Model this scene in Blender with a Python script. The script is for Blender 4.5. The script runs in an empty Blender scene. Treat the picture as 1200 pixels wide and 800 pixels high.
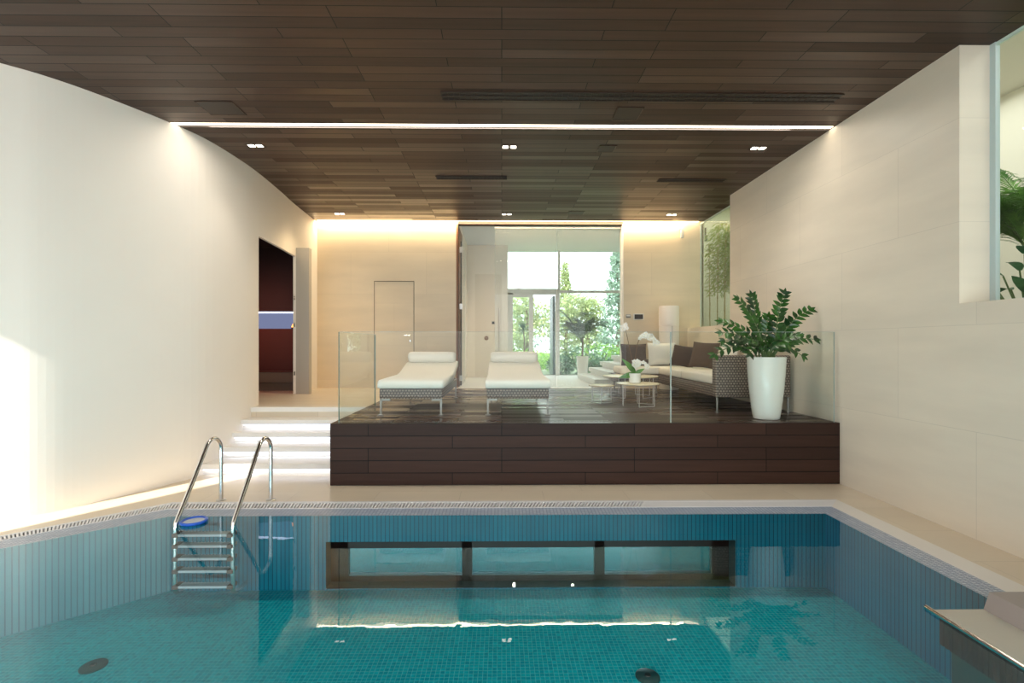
import bpy, bmesh, math, random
from mathutils import Vector, Matrix
random.seed(7)
PI = math.pi
sc = bpy.context.scene
C = sc.collection
R = random.uniform

# ------------------------------------------------------------------ mesh builder
class MB:
    def __init__(s): s.v = []; s.f = []; s.m = []; s.cur = 0
    def add(s, vs, fs):
        n = len(s.v); s.v += [tuple(v) for v in vs]
        for f in fs: s.f.append([i + n for i in f]); s.m.append(s.cur)
        return s
    def box(s, x0, x1, y0, y1, z0, z1):
        return s.add([(x0,y0,z0),(x1,y0,z0),(x1,y1,z0),(x0,y1,z0),(x0,y0,z1),(x1,y0,z1),(x1,y1,z1),(x0,y1,z1)],
                     [(3,2,1,0),(4,5,6,7),(0,1,5,4),(1,2,6,5),(2,3,7,6),(3,0,4,7)])
    def rbox(s, x0, x1, y0, y1, z0, z1, r=.02, seg=3):
        bm = bmesh.new(); bmesh.ops.create_cube(bm, size=1)
        for v in bm.verts:
            v.co = Vector(((x0+x1)/2+v.co.x*(x1-x0), (y0+y1)/2+v.co.y*(y1-y0), (z0+z1)/2+v.co.z*(z1-z0)))
        bmesh.ops.bevel(bm, geom=list(bm.edges), offset=r, segments=seg, affect='EDGES', profile=.5)
        bm.verts.index_update()
        s.add([v.co[:] for v in bm.verts], [[v.index for v in f.verts] for f in bm.faces]); bm.free(); return s
    def prism(s, pts, z0, z1):
        n = len(pts)
        return s.add([(x,y,z0) for x,y in pts]+[(x,y,z1) for x,y in pts],
              [list(range(n-1,-1,-1)), list(range(n,2*n))]+[(i,(i+1)%n,(i+1)%n+n,i+n) for i in range(n)])
    def lathe(s, prof, n=32, cx=0, cy=0, cz=0, cap=True):
        vs = []; fs = []
        for r, z in prof:
            for i in range(n):
                a = 2*PI*i/n; vs.append((cx+r*math.cos(a), cy+r*math.sin(a), cz+z))
        for k in range(len(prof)-1):
            for i in range(n):
                j = (i+1)%n; fs.append((k*n+i, k*n+j, (k+1)*n+j, (k+1)*n+i))
        if cap:
            fs.append(list(range(n-1,-1,-1))); b = (len(prof)-1)*n; fs.append([b+i for i in range(n)])
        return s.add(vs, fs)
    def tube(s, pts, r, n=8, taper=None):
        pts = [Vector(p) for p in pts]; vs = []; fs = []
        up = Vector((0,0,1)); prev = None
        for k, p in enumerate(pts):
            d = (pts[min(k+1,len(pts)-1)]-pts[max(k-1,0)]).normalized()
            if prev is None:
                a = d.orthogonal().normalized()
            else:
                a = (prev - d*prev.dot(d)); a = a.normalized() if a.length > 1e-6 else d.orthogonal().normalized()
            prev = a; b = d.cross(a)
            rr = r if taper is None else r*(1+(taper-1)*k/(len(pts)-1))
            for i in range(n):
                t = 2*PI*i/n; vs.append(p + a*(rr*math.cos(t)) + b*(rr*math.sin(t)))
        for k in range(len(pts)-1):
            for i in range(n):
                j = (i+1)%n; fs.append((k*n+i, k*n+j, (k+1)*n+j, (k+1)*n+i))
        fs.append(list(range(n-1,-1,-1))); b = (len(pts)-1)*n; fs.append([b+i for i in range(n)])
        return s.add(vs, fs)
    def leaf(s, p, d, nrm, L, W, curl=.15, seg=3):
        p = Vector(p); d = Vector(d).normalized(); nrm = Vector(nrm)
        w = d.cross(nrm); w = w.normalized() if w.length > 1e-5 else d.orthogonal().normalized(); nn = w.cross(d)
        vs = []; fs = []
        for k in range(seg+1):
            t = k/seg; ww = W*.5*math.sin(PI*min(1, max(0,(.08+.92*t)))**.85) if k < seg else 0.002
            c = p + d*(L*t) - nn*(curl*L*t*t)
            vs += [c - w*ww + nn*(ww*.35), c, c + w*ww + nn*(ww*.35)]
        for k in range(seg):
            a = k*3; fs += [(a,a+1,a+4,a+3),(a+1,a+2,a+5,a+4)]
        return s.add(vs, fs)
    def build(s, name, mats, parent=None, smooth=False, loc=None, bevel=0):
        me = bpy.data.meshes.new(name); me.from_pydata(s.v, [], s.f); me.update()
        if not isinstance(mats, (list, tuple)): mats = [mats]
        for m in mats: me.materials.append(m)
        me.polygons.foreach_set('material_index', s.m)
        if smooth: me.polygons.foreach_set('use_smooth', [True]*len(me.polygons))
        bm = bmesh.new(); bm.from_mesh(me)
        if smooth != 'leaf': bmesh.ops.recalc_face_normals(bm, faces=list(bm.faces))
        bm.to_mesh(me); bm.free()
        if smooth is True:
            try: me.set_sharp_from_angle(angle=math.radians(40))
            except Exception: pass
        o = bpy.data.objects.new(name, me); C.objects.link(o)
        if parent: o.parent = parent
        if loc: o.location = loc
        if bevel:
            b = o.modifiers.new('bevel', 'BEVEL'); b.width = bevel; b.segments = 2; b.limit_method = 'ANGLE'
        return o

def tag(o, label=None, cat=None, group=None, kind=None):
    if label: o['label'] = label
    if cat: o['category'] = cat
    if group: o['group'] = group
    if kind: o['kind'] = kind
    return o
def thing(name, label, cat, loc=(0,0,0), rz=0, group=None):
    o = bpy.data.objects.new(name, None); o.empty_display_size = .1; C.objects.link(o)
    o.location = loc; o.rotation_euler = (0,0,rz)
    return tag(o, label, cat, group)
def struct(mb, name, mat, label=None, cat=None, **k):
    return tag(mb.build(name, mat, **k), label, cat, kind='structure')
def dup(root, loc, rz=None, label=None):
    r = root.copy(); C.objects.link(r); r.location = loc
    if rz is not None: r.rotation_euler = (0,0,rz)
    if label: r['label'] = label
    for ch in list(root.children):
        c = ch.copy(); C.objects.link(c); c.parent = r
        for g in list(ch.children):
            d = g.copy(); C.objects.link(d); d.parent = c
    return r

# ------------------------------------------------------------------ materials
def S(h):   # sRGB hex to linear
    return tuple(((int(h[i:i+2],16)/255)/12.92 if int(h[i:i+2],16)/255 <= .04045 else (((int(h[i:i+2],16)/255)+.055)/1.055)**2.4) for i in (0,2,4))+(1,)
class NT:
    def __init__(s, name):
        s.mat = bpy.data.materials.new(name); s.mat.use_nodes = True
        s.t = s.mat.node_tree; s.t.nodes.clear(); s.out = s.n('ShaderNodeOutputMaterial')
    def n(s, t, **k):
        x = s.t.nodes.new(t)
        for a, b in k.items(): setattr(x, a, b)
        return x
    def l(s, a, b): s.t.links.new(a, b)
    def uv(s, axes, scale=1):
        tc = s.n('ShaderNodeTexCoord'); sp = s.n('ShaderNodeSeparateXYZ'); cb = s.n('ShaderNodeCombineXYZ')
        s.l(tc.outputs['Object'], sp.inputs[0])
        for i, a in enumerate(axes):
            if a in 'xyz': s.l(sp.outputs['xyz'.index(a)], cb.inputs[i])
            elif a == 's':
                m = s.n('ShaderNodeMath', operation='ADD'); s.l(sp.outputs[0], m.inputs[0]); s.l(sp.outputs[1], m.inputs[1]); s.l(m.outputs[0], cb.inputs[i])
            elif a == 'd':
                m = s.n('ShaderNodeMath', operation='SUBTRACT'); s.l(sp.outputs[0], m.inputs[0]); s.l(sp.outputs[1], m.inputs[1]); s.l(m.outputs[0], cb.inputs[i])
        return cb.outputs[0]
    def pr(s, **k):
        p = s.n('ShaderNodeBsdfPrincipled'); s.l(p.outputs[0], s.out.inputs[0])
        for a, b in k.items(): p.inputs[a.replace('_',' ')].default_value = b
        return p
def simple(name, col, rough=.5, metal=0, noise=0, scale=20, bump=0, **k):
    t = NT(name); p = t.pr(Base_Color=col, Roughness=rough, Metallic=metal, **k)
    if noise or bump:
        tc = t.n('ShaderNodeTexCoord'); n = t.n('ShaderNodeTexNoise'); n.inputs['Scale'].default_value = scale; n.inputs['Detail'].default_value = 4
        t.l(tc.outputs['Object'], n.inputs['Vector'])
        if noise:
            mx = t.n('ShaderNodeMix', data_type='RGBA'); mx.inputs[6].default_value = tuple(c*(1-noise) for c in col[:3])+(1,); mx.inputs[7].default_value = tuple(min(1,c*(1+noise)) for c in col[:3])+(1,)
            t.l(n.outputs[0], mx.inputs[0]); t.l(mx.outputs[2], p.inputs['Base Color'])
        if bump:
            b = t.n('ShaderNodeBump'); b.inputs['Strength'].default_value = bump; b.inputs['Distance'].default_value = .01
            t.l(n.outputs[0], b.inputs['Height']); t.l(b.outputs[0], p.inputs['Normal'])
    return t.mat
def bricks(name, c1, c2, mortar, bw, bh, ms, rough=.4, axes='xy', offset=.5, freq=2, noise=.15, nscale=(1,8,1), bump=.3, spec=.5, bias=0, coat=0, rvar=None):
    t = NT(name); p = t.pr(Roughness=rough); p.inputs['Specular IOR Level'].default_value = spec; p.inputs['Coat Weight'].default_value = coat
    uv = t.uv(axes); b = t.n('ShaderNodeTexBrick'); t.l(uv, b.inputs['Vector'])
    b.offset = offset; b.offset_frequency = freq; b.squash = 1
    for k, v in (('Color1',c1),('Color2',c2),('Mortar',mortar),('Scale',1),('Mortar Size',ms),('Mortar Smooth',.1),('Bias',bias),('Brick Width',bw),('Row Height',bh)): b.inputs[k].default_value = v
    col = b.outputs['Color']
    if noise:
        mp = t.n('ShaderNodeMapping'); mp.inputs['Scale'].default_value = nscale; t.l(uv, mp.inputs[0])
        n = t.n('ShaderNodeTexNoise'); n.inputs['Scale'].default_value = 1; n.inputs['Detail'].default_value = 6; t.l(mp.outputs[0], n.inputs['Vector'])
        mr = t.n('ShaderNodeMapRange'); mr.inputs[1].default_value = .25; mr.inputs[2].default_value = .75; mr.inputs[3].default_value = 1-noise; mr.inputs[4].default_value = 1+noise; t.l(n.outputs[0], mr.inputs[0])
        vm = t.n('ShaderNodeVectorMath', operation='SCALE'); t.l(col, vm.inputs[0]); t.l(mr.outputs[0], vm.inputs['Scale']); col = vm.outputs[0]
    t.l(col, p.inputs['Base Color'])
    if rvar:
        b2 = t.n('ShaderNodeTexBrick'); t.l(uv, b2.inputs['Vector']); b2.offset = offset; b2.offset_frequency = freq
        for k, v in (('Color1',(0,0,0,1)),('Color2',(1,1,1,1)),('Mortar',(1,1,1,1)),('Scale',1),('Mortar Size',ms),('Brick Width',bw),('Row Height',bh)): b2.inputs[k].default_value = v
        m2 = t.n('ShaderNodeMapRange'); m2.inputs[3].default_value = rvar[0]; m2.inputs[4].default_value = rvar[1]; t.l(b2.outputs['Color'], m2.inputs[0]); t.l(m2.outputs[0], p.inputs['Roughness'])
    if bump:
        bp = t.n('ShaderNodeBump'); bp.invert = True; bp.inputs['Strength'].default_value = bump; bp.inputs['Distance'].default_value = .004
        t.l(b.outputs['Fac'], bp.inputs['Height']); t.l(bp.outputs[0], p.inputs['Normal'])
    return t.mat
def emit(name, col, st):
    t = NT(name); e = t.n('ShaderNodeEmission'); e.inputs[0].default_value = col; e.inputs[1].default_value = st; t.l(e.outputs[0], t.out.inputs[0]); return t.mat
def glassmat(name, tint, ior=1.45, rough=0, milky=0, boost=1.0):
    t = NT(name); tr = t.n('ShaderNodeBsdfTransparent'); tr.inputs[0].default_value = tint
    g = t.n('ShaderNodeBsdfGlossy'); g.inputs['Roughness'].default_value = rough
    fr = t.n('ShaderNodeFresnel'); fr.inputs[0].default_value = ior
    geo = t.n('ShaderNodeNewGeometry')
    mlt = t.n('ShaderNodeMath', operation='MULTIPLY'); mlt.inputs[1].default_value = boost; mlt.use_clamp = True
    # front side only uses fresnel, back face uses the same ior without total reflection
    bf = t.n('ShaderNodeMath', operation='SUBTRACT'); bf.inputs[0].default_value = 1; t.l(geo.outputs['Backfacing'], bf.inputs[1])
    t.l(fr.outputs[0], mlt.inputs[0])
    m2 = t.n('ShaderNodeMath', operation='MULTIPLY'); t.l(mlt.outputs[0], m2.inputs[0]); t.l(bf.outputs[0], m2.inputs[1])
    mx = t.n('ShaderNodeMixShader'); t.l(m2.outputs[0], mx.inputs[0]); t.l(tr.outputs[0], mx.inputs[1]); t.l(g.outputs[0], mx.inputs[2])
    last = mx
    if milky:
        d = t.n('ShaderNodeBsdfDiffuse'); d.inputs[0].default_value = (.9,.92,.92,1)
        m3 = t.n('ShaderNodeMixShader'); m3.inputs[0].default_value = milky; t.l(mx.outputs[0], m3.inputs[1]); t.l(d.outputs[0], m3.inputs[2]); last = m3
    t.l(last.outputs[0], t.out.inputs[0]); return t.mat

def leafmat(name, c1, c2, rough=.4, trans=.25):
    t = NT(name); p = t.n('ShaderNodeBsdfPrincipled'); p.inputs['Roughness'].default_value = rough
    tl = t.n('ShaderNodeBsdfTranslucent'); mx = t.n('ShaderNodeMixShader'); mx.inputs[0].default_value = trans
    tc = t.n('ShaderNodeTexCoord'); n = t.n('ShaderNodeTexNoise'); n.inputs['Scale'].default_value = 6; t.l(tc.outputs['Object'], n.inputs['Vector'])
    cm = t.n('ShaderNodeMix', data_type='RGBA'); cm.inputs[6].default_value = c1; cm.inputs[7].default_value = c2
    mr = t.n('ShaderNodeMapRange'); mr.inputs[1].default_value = .35; mr.inputs[2].default_value = .65; t.l(n.outputs[0], mr.inputs[0]); t.l(mr.outputs[0], cm.inputs[0])
    t.l(cm.outputs[2], p.inputs['Base Color']); t.l(cm.outputs[2], tl.inputs[0])
    t.l(p.outputs[0], mx.inputs[1]); t.l(tl.outputs[0], mx.inputs[2]); t.l(mx.outputs[0], t.out.inputs[0]); return t.mat

M = {}
M['plaster'] = simple('warm_white_plaster', S('efe7dc'), .55, noise=.02, scale=2)
M['plaster_back'] = simple('plaster_plain', S('ddd6ca'), .6)
def stone(name, axes, base='ddd0ba'):
    c = S(base); c2 = tuple(x*.96 for x in c[:3])+(1,)
    return bricks(name, c, c2, tuple(x*.86 for x in c[:3])+(1,), 1.6, .9, .003, rough=.42, axes=axes, noise=.07, nscale=(.8,3.5,1), bump=.1)
M['stone_y'] = stone('limestone_slabs_side', 'yz_', 'e6dccb')
M['stone_x'] = stone('limestone_slabs_back', 'xz_', 'dccbaf')
M['floor'] = bricks('limestone_floor', S('dccfba'), S('d6c8b1'), S('c6b9a4'), .9, .6, .003, rough=.28, axes='xy', noise=.06, nscale=(1,2.5,1), bump=.1)
M['white_stone'] = simple('white_stone', S('e6e2dc'), .4, noise=.02, scale=6)
M['ceiling'] = bricks('walnut_ceiling_boards', S('4b3427'), S('3d2a20'), S('0a0604'), 1.35, .133, .0045, rough=.42, axes='xy', offset=.37, freq=3, noise=.25, nscale=(1.2,22,1), bump=.7, spec=.4, rvar=(.3,.6))
M['deck'] = bricks('dark_deck_boards', S('5a4236'), S('2c1f1a'), S('050302'), 1.3, .14, .006, rough=.24, axes='xy', offset=.41, freq=3, noise=.3, nscale=(1.5,25,1), bump=.9, rvar=(.12,.55))
M['deck_front'] = bricks('dark_deck_cladding', S('3d271e'), S('301e17'), S('060302'), 1.55, .1432, .0045, rough=.5, axes='xz', offset=.37, freq=3, noise=.15, nscale=(1.5,25,1), bump=.8, spec=.2)
M['deck_side'] = bricks('dark_deck_cladding_side', S('3d271e'), S('301e17'), S('060302'), 1.55, .1432, .0045, rough=.38, axes='yz', offset=.37, freq=3, noise=.15, nscale=(1.5,25,1), bump=.8)
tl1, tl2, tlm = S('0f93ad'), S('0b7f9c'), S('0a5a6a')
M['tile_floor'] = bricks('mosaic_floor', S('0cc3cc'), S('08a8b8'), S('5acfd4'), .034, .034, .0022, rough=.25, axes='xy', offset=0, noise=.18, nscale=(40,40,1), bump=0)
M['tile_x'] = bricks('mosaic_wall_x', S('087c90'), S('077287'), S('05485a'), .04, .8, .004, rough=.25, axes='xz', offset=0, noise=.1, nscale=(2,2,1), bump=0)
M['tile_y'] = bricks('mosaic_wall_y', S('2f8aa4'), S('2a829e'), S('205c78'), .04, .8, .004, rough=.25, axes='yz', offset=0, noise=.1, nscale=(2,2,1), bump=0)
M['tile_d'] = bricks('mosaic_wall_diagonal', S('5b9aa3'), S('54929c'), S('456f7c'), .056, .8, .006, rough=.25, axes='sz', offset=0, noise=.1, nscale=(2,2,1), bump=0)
M['mosaic'] = bricks('pale_mosaic_edge', S('c3cad3'), S('a9b4c4'), S('7d8ba3'), .034, .022, .004, rough=.3, axes='xy', offset=0, noise=.05, bump=0)
M['slat'] = simple('white_grille_plastic', S('e2e2e4'), .4)
M['slot'] = simple('channel_shadow', S('77757e'), .7)
M['steel'] = simple('brushed_stainless', (.72,.70,.68,1), .16, 1)
M['steel_satin'] = simple('satin_stainless', (.62,.60,.57,1), .35, 1)
M['steel_dark'] = simple('dark_ribbed_metal', S('222526'), .6, 0)
M['chrome'] = simple('pale_satin_metal', (.62,.62,.64,1), .3, .5)
M['alu'] = simple('grey_painted_metal', S('8d8b88'), .4, .5)
M['rib'] = simple('ladder_tread_plastic', S('c9cdd0'), .4)
M['ribcap'] = simple('ladder_tread_cap', S('6b5d58'), .5)
M['blue'] = simple('blue_plastic', S('1f5fd0'), .3)
M['clearring'] = simple('pale_mesh', S('c9d2da'), .5)
M['white_fab'] = simple('white_fabric', S('ece8e0'), .85, noise=.02, scale=60, bump=.05)
M['cream_fab'] = simple('cream_fabric', S('efe9de'), .85, noise=.02, scale=60)
M['brown_fab'] = simple('brown_fabric', S('5c4c42'), .9, noise=.15, scale=90, bump=.1)
M['dark_fab'] = simple('dark_brown_fabric', S('4a3c36'), .9, noise=.15, scale=90, bump=.1)
M['wicker'] = bricks('grey_wicker', S('a08f82'), S('8b7b70'), S('4a3d36'), .04, .034, .007, rough=.55, axes='sz', offset=.5, noise=.15, nscale=(20,20,1), bump=.8)
M['gloss_white'] = simple('gloss_white_ceramic', S('ecebe6'), .12)
M['matte_white'] = simple('matte_white_shell', S('efe6dc'), .45)
M['soil'] = simple('dark_soil', S('2a1f18'), .9, noise=.4, scale=80, bump=.4)
M['maroon'] = simple('maroon_wall', S('5a322c'), .7, noise=.05, scale=5)
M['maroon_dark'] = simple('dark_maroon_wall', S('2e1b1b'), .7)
M['niche'] = emit('niche_glow', (.42,.48,.8,1), .45)
M['niche_hot'] = emit('niche_strip', (.7,.78,1,1), 3.2)
M['bench'] = simple('grey_bench_stone', S('6d6458'), .6)
M['casing'] = simple('taupe_door_casing', S('b5ada0'), .5)
M['wood_jamb'] = simple('tan_wood_reveal', S('8a6044'), .5, noise=.12, scale=12)
M['wood_head'] = simple('dark_wood_header', S('4a3022'), .5, noise=.12, scale=12)
M['frame_white'] = simple('pale_grey_window_frame', S('dedbd5'), .45)
M['groove'] = simple('shadow_gap', S('5b4a38'), .8)
M['black'] = simple('black_metal', S('15120f'), .4)
M['panel_dark'] = simple('dark_vent_panel', S('2a1e17'), .5)
M['lcd'] = simple('dark_screen', S('3b3431'), .2)
M['winframe'] = simple('dark_bronze_frame', S('2d2723'), .35, .2)
M['winreveal'] = simple('dark_teal_reveal', S('1c4646'), .4)
M['light_strip'] = emit('warm_strip_light', (1,.86,.66,1), 5)
M['cove'] = emit('warm_cove_light', (1,.83,.58,1), 9)
M['led'] = emit('cool_led_strip', (.72,.79,1,1), 2.4)
M['spot'] = emit('downlight_lens', (1,.9,.75,1), 8)
M['leaf_zz'] = leafmat('glossy_dark_leaf', S('16381a'), S('33661f'), .2, .1)
M['leaf_palm'] = leafmat('palm_leaf', S('4b7d33'), S('7fae55'), .35, .3)
M['leaf_palm_dark'] = leafmat('palm_leaf_dark', S('2c4d38'), S('4c7358'), .4, .2)
M['leaf_bamboo'] = leafmat('bamboo_leaf', S('7c9440'), S('a3b35c'), .5, .35)
M['leaf_tree1'] = leafmat('tree_leaf_yellow_green', S('8f9f62'), S('c0cc98'), .6, .4)
M['leaf_tree2'] = leafmat('tree_leaf_blue_green', S('7d9a88'), S('acc4b4'), .6, .35)
M['leaf_shrub'] = leafmat('shrub_leaf', S('5b8f3a'), S('a4d04e'), .5, .4)
M['leaf_shrub_d'] = leafmat('shrub_leaf_dark', S('33603f'), S('5d9060'), .5, .3)
M['orchid_leaf'] = leafmat('orchid_leaf', S('3f7a2a'), S('5c9a3c'), .3, .2)
M['petal'] = simple('white_petal', S('f4f0ea'), .6)
M['petal_mid'] = simple('yellow_lip', S('d9c44a'), .6)
M['stem'] = simple('green_stem', S('4e6a30'), .5)
M['stem_brown'] = simple('brown_stem', S('6b4f38'), .6)
M['culm'] = simple('bamboo_culm', S('a08a52'), .5, noise=.2, scale=10)
M['bark'] = simple('bark', S('6f5a48'), .9, noise=.3, scale=10)
M['grass'] = simple('lawn', S('78856a'), .9, noise=.3, scale=3)
M['table_top'] = simple('cream_table_top', S('dccfae'), .25)
M['glass'] = glassmat('clear_balustrade_glass', (.965,.985,.97,1), 1.4, 0, milky=.0, boost=.7)
M['glass_edge'] = simple('green_glass_edge', S('2f5f52'), .2)
M['glass_edge_l'] = simple('pale_glass_edge', S('a9b8b4'), .2)
M['glass_win'] = glassmat('window_glass', (.95,.98,.96,1), 1.3, 0, boost=.8)
M['glass_green'] = glassmat('greenish_glass', (.84,.92,.82,1), 1.4, 0, milky=.06, boost=.8)
M['glass_door'] = glassmat('sliding_door_glass', (.92,.94,.93,1), 1.4, 0, milky=.04)

# water: clear, flat and reflective (fresnel), with the faintest ripple
def watermat():
    t = NT('pool_water'); tr = t.n('ShaderNodeBsdfTransparent'); tr.inputs[0].default_value = (.80,.95,.965,1)
    g = t.n('ShaderNodeBsdfGlossy'); g.inputs['Roughness'].default_value = .0; g.inputs[0].default_value = (.95,.97,1,1)
    tc = t.n('ShaderNodeTexCoord'); n = t.n('ShaderNodeTexNoise'); n.inputs['Scale'].default_value = 5; n.inputs['Detail'].default_value = 2; t.l(tc.outputs['Object'], n.inputs['Vector'])
    b = t.n('ShaderNodeBump'); b.inputs['Strength'].default_value = .02; b.inputs['Distance'].default_value = .02; t.l(n.outputs[0], b.inputs['Height'])
    t.l(b.outputs[0], g.inputs['Normal'])
    fr = t.n('ShaderNodeFresnel'); fr.inputs[0].default_value = 1.33
    mx = t.n('ShaderNodeMixShader'); t.l(fr.outputs[0], mx.inputs[0]); t.l(tr.outputs[0], mx.inputs[1]); t.l(g.outputs[0], mx.inputs[2])
    t.l(mx.outputs[0], t.out.inputs[0]); return t.mat
M['water'] = watermat()
# underwater pane: mirrors the tiled basin
def panemat():
    t = NT('underwater_pane'); d = t.n('ShaderNodeBsdfDiffuse'); d.inputs[0].default_value = S('17707c')
    g = t.n('ShaderNodeBsdfGlossy'); g.inputs['Roughness'].default_value = .02; g.inputs[0].default_value = (.65,.8,.8,1)
    mx = t.n('ShaderNodeMixShader'); mx.inputs[0].default_value = .55; t.l(d.outputs[0], mx.inputs[1]); t.l(g.outputs[0], mx.inputs[2]); t.l(mx.outputs[0], t.out.inputs[0]); return t.mat
M['pane'] = panemat()

# ------------------------------------------------------------------ room shell
CZ = 4.23      # ceiling height
FH = .716      # upper floor / deck height
WX = 3.97      # right wall
BY = 10.3      # back wall
# left wall plan curve (x, y)
key = [(-6.6,2.0),(-6.3,2.6),(-5.8,3.35),(-5.2,3.97),(-4.66,4.49),(-4.45,4.69),(-4.26,4.95),(-4.08,5.28),(-3.89,5.69),(-3.74,6.15),(-3.68,6.78),(-3.68,7.37),(-3.745,8.23),(-3.83,9.05),(-3.91,10.3)]
def catmull(ps, k=5):
    out = []
    for i in range(len(ps)-1):
        p0 = Vector(ps[max(i-1,0)]); p1 = Vector(ps[i]); p2 = Vector(ps[i+1]); p3 = Vector(ps[min(i+2,len(ps)-1)])
        for j in range(k):
            t = j/k
            out.append(.5*((2*p1)+(p2-p0)*t+(2*p0-5*p1+4*p2-p3)*t*t+(3*p1-p0-3*p2+p3)*t**3))
    out.append(Vector(ps[-1])); return out
lw = catmull(key)
def lwx(y):
    for a, b in zip(lw, lw[1:]):
        if a.y <= y <= b.y: return a.x+(b.x-a.x)*(y-a.y)/(b.y-a.y)
    return lw[-1].x if y > lw[-1].y else lw[0].x
D0, D1, DT = 7.37, 9.05, FH+2.56
mb = MB(); T = .22
def offs(i):
    T = .05 if lw[i].y > 6.9 else .22
    a = lw[max(i-1,0)]; b = lw[min(i+1,len(lw)-1)]; d = (b-a).normalized(); return lw[i]+Vector((-d.y, d.x))*T
for i in range(len(lw)-1):
    a, b = lw[i], lw[i+1]; ao, bo = offs(i), offs(i+1)
    inside = a.y >= D0-1e-3 and b.y <= D1+1e-3
    mb.prism([a[:], b[:], bo[:], ao[:]], DT if inside else 0, CZ)
o = struct(mb, 'wall_left', M['plaster'], 'curved warm white plaster wall with dark doorway', 'wall', smooth=True)

mb = MB(); mb.box(WX,4.28,4.15,8.37,1.99,CZ); mb.box(WX,4.28,-4,BY,0,1.99)
struct(mb, 'wall_right', M['stone_y'], 'limestone slab wall with planter window opening', 'wall')
mb = MB()
mb.box(-4.2,-2.71,BY,BY+.2,0,CZ+.12); mb.box(-2.71,-1.86,BY,BY+.2,2.985,CZ+.12); mb.box(-1.86,-.93,BY,BY+.2,0,CZ+.12)
mb.box(-2.71,-1.86,BY,BY+.2,0,FH)
mb.box(2.60,4.28,BY,BY+.2,0,CZ+.12)
struct(mb, 'wall_back', M['stone_x'], 'beige limestone back wall lit by the cove', 'wall')
mb = MB(); mb.box(-.93,2.60,BY,BY+.2,CZ-.03,CZ+.25); mb.box(-.93,2.6,BY+.0,BY+.2,0,FH-.002)
struct(mb, 'trim_1', M['wood_head'], 'dark wood header over the hall opening', 'trim')
mb = MB(); mb.box(-.97,-.93,BY-.004,11.4,FH,CZ-.03)
struct(mb, 'trim_2', M['wood_jamb'], 'tan wood reveal left of hall opening', 'trim')
mb = MB(); mb.box(2.58,2.60,BY-.004,BY+.24,FH,CZ-.03)
struct(mb, 'trim_3', M['plaster'], 'pale reveal right of hall opening', 'trim')
# ceiling
mb = MB(); mb.box(-5.95,4.3,-4,2.0,CZ,CZ+.12); mb.box(-6.85,4.3,2.0,5.70,CZ,CZ+.12); mb.box(-6.6,4.3,5.82,10.14,CZ,CZ+.12); mb.box(-6.6,-3.97,5.70,5.82,CZ,CZ+.12); mb.box(3.99,4.3,5.70,5.82,CZ,CZ+.12)
struct(mb, 'ceiling', M['ceiling'], 'dark walnut board ceiling', 'ceiling')
mb = MB(); mb.box(-4.3,4.3,10.12,10.75,CZ+.25,CZ+.3); mb.box(-4.3,4.3,10.14,10.16,CZ+.05,CZ+.25); mb.box(-4.3,4.3,5.6,5.9,CZ+.12,CZ+.16)
struct(mb, 'trim_4', M['plaster'])
# floor with the pool hole
W_ = [(3.15,4.67),(-3.18,4.67),(-4.07,3.92),(-4.84,3.14),(-5.22,2.36),(-5.22,.86),(3.15,.86)]
I_ = [(3.33,4.84),(-3.31,4.84),(-4.20,4.06),(-4.97,3.24),(-5.38,2.42),(-5.38,.72),(3.33,.72)]
O_ = [(3.53,5.06),(-3.41,5.06),(-4.31,4.15),(-5.10,3.34),(-5.56,2.48),(-5.56,.54),(3.53,.54)]
bm = bmesh.new()
def loop(pts, z=0):
    vs = [bm.verts.new((x,y,z)) for x,y in pts]
    return [bm.edges.new((vs[i], vs[(i+1)%len(vs)])) for i in range(len(vs))]
es = loop([(4.2,5.7),(4.2,-4),(-7.2,-4),(-7.2,5.7)]) + loop(O_)
bmesh.ops.triangle_fill(bm, edges=es, use_beauty=True)
for f in bm.faces:
    if f.normal.z < 0: f.normal_flip()
me = bpy.data.meshes.new('floor'); bm.to_mesh(me); bm.free(); me.materials.append(M['floor'])
o = bpy.data.objects.new('floor', me); C.objects.link(o); tag(o, 'beige limestone floor around the pool', 'floor', kind='structure')
mb = MB(); mb.box(-4.3,-1.99,5.7,7.0,-.1,0)
struct(mb, 'floor', M['floor'], 'beige limestone floor at foot of stairs', 'floor')
mb = MB(); mb.box(-4.0,-1.995,7.14,BY,.4,FH); mb.box(-6.6,-3.9,7.14,9.9,.4,FH-.002)
struct(mb, 'floor', M['floor'], 'upper beige landing floor at top of stairs', 'floor')
mb = MB(); mb.box(-1.1,4.28,10.19,14.6,.4,FH+.003)
struct(mb, 'floor', M['white_stone'], 'pale stone floor of the entrance hall', 'floor')
# deck platform
mb = MB(); x0, x1, y0, y1 = -1.99, 3.97, 5.635, 10.19
mb.add([(x0,y0,FH),(x1,y0,FH),(x1,y1,FH),(x0,y1,FH)], [(0,1,2,3)])
mb.cur = 1; mb.add([(x0,y0,0),(x1,y0,0),(x1,y0,FH),(x0,y0,FH)], [(0,1,2,3)])
mb.cur = 2; mb.add([(x0,y1,0),(x0,y0,0),(x0,y0,FH),(x0,y1,FH)], [(0,1,2,3)])
struct(mb, 'deck_platform', [M['deck'], M['deck_front'], M['deck_side']], 'raised platform clad in dark wood boards', 'deck')

# unseen rear left walls, added behind the viewer to shape the sunlight
mb = MB(); mb.box(-5.95,-5.75,-4,2.0,0,CZ); struct(mb, 'sun_mask_rear_left', M['plaster'], 'unseen white wall added at rear left to shape the sunlight', 'wall')
mb = MB(); mb.box(-8,-6.6,1.9,2.05,0,CZ); struct(mb, 'sun_mask_rear_corner', M['plaster'], 'unseen white wall added at the left corner to shape the sunlight', 'wall')

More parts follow.
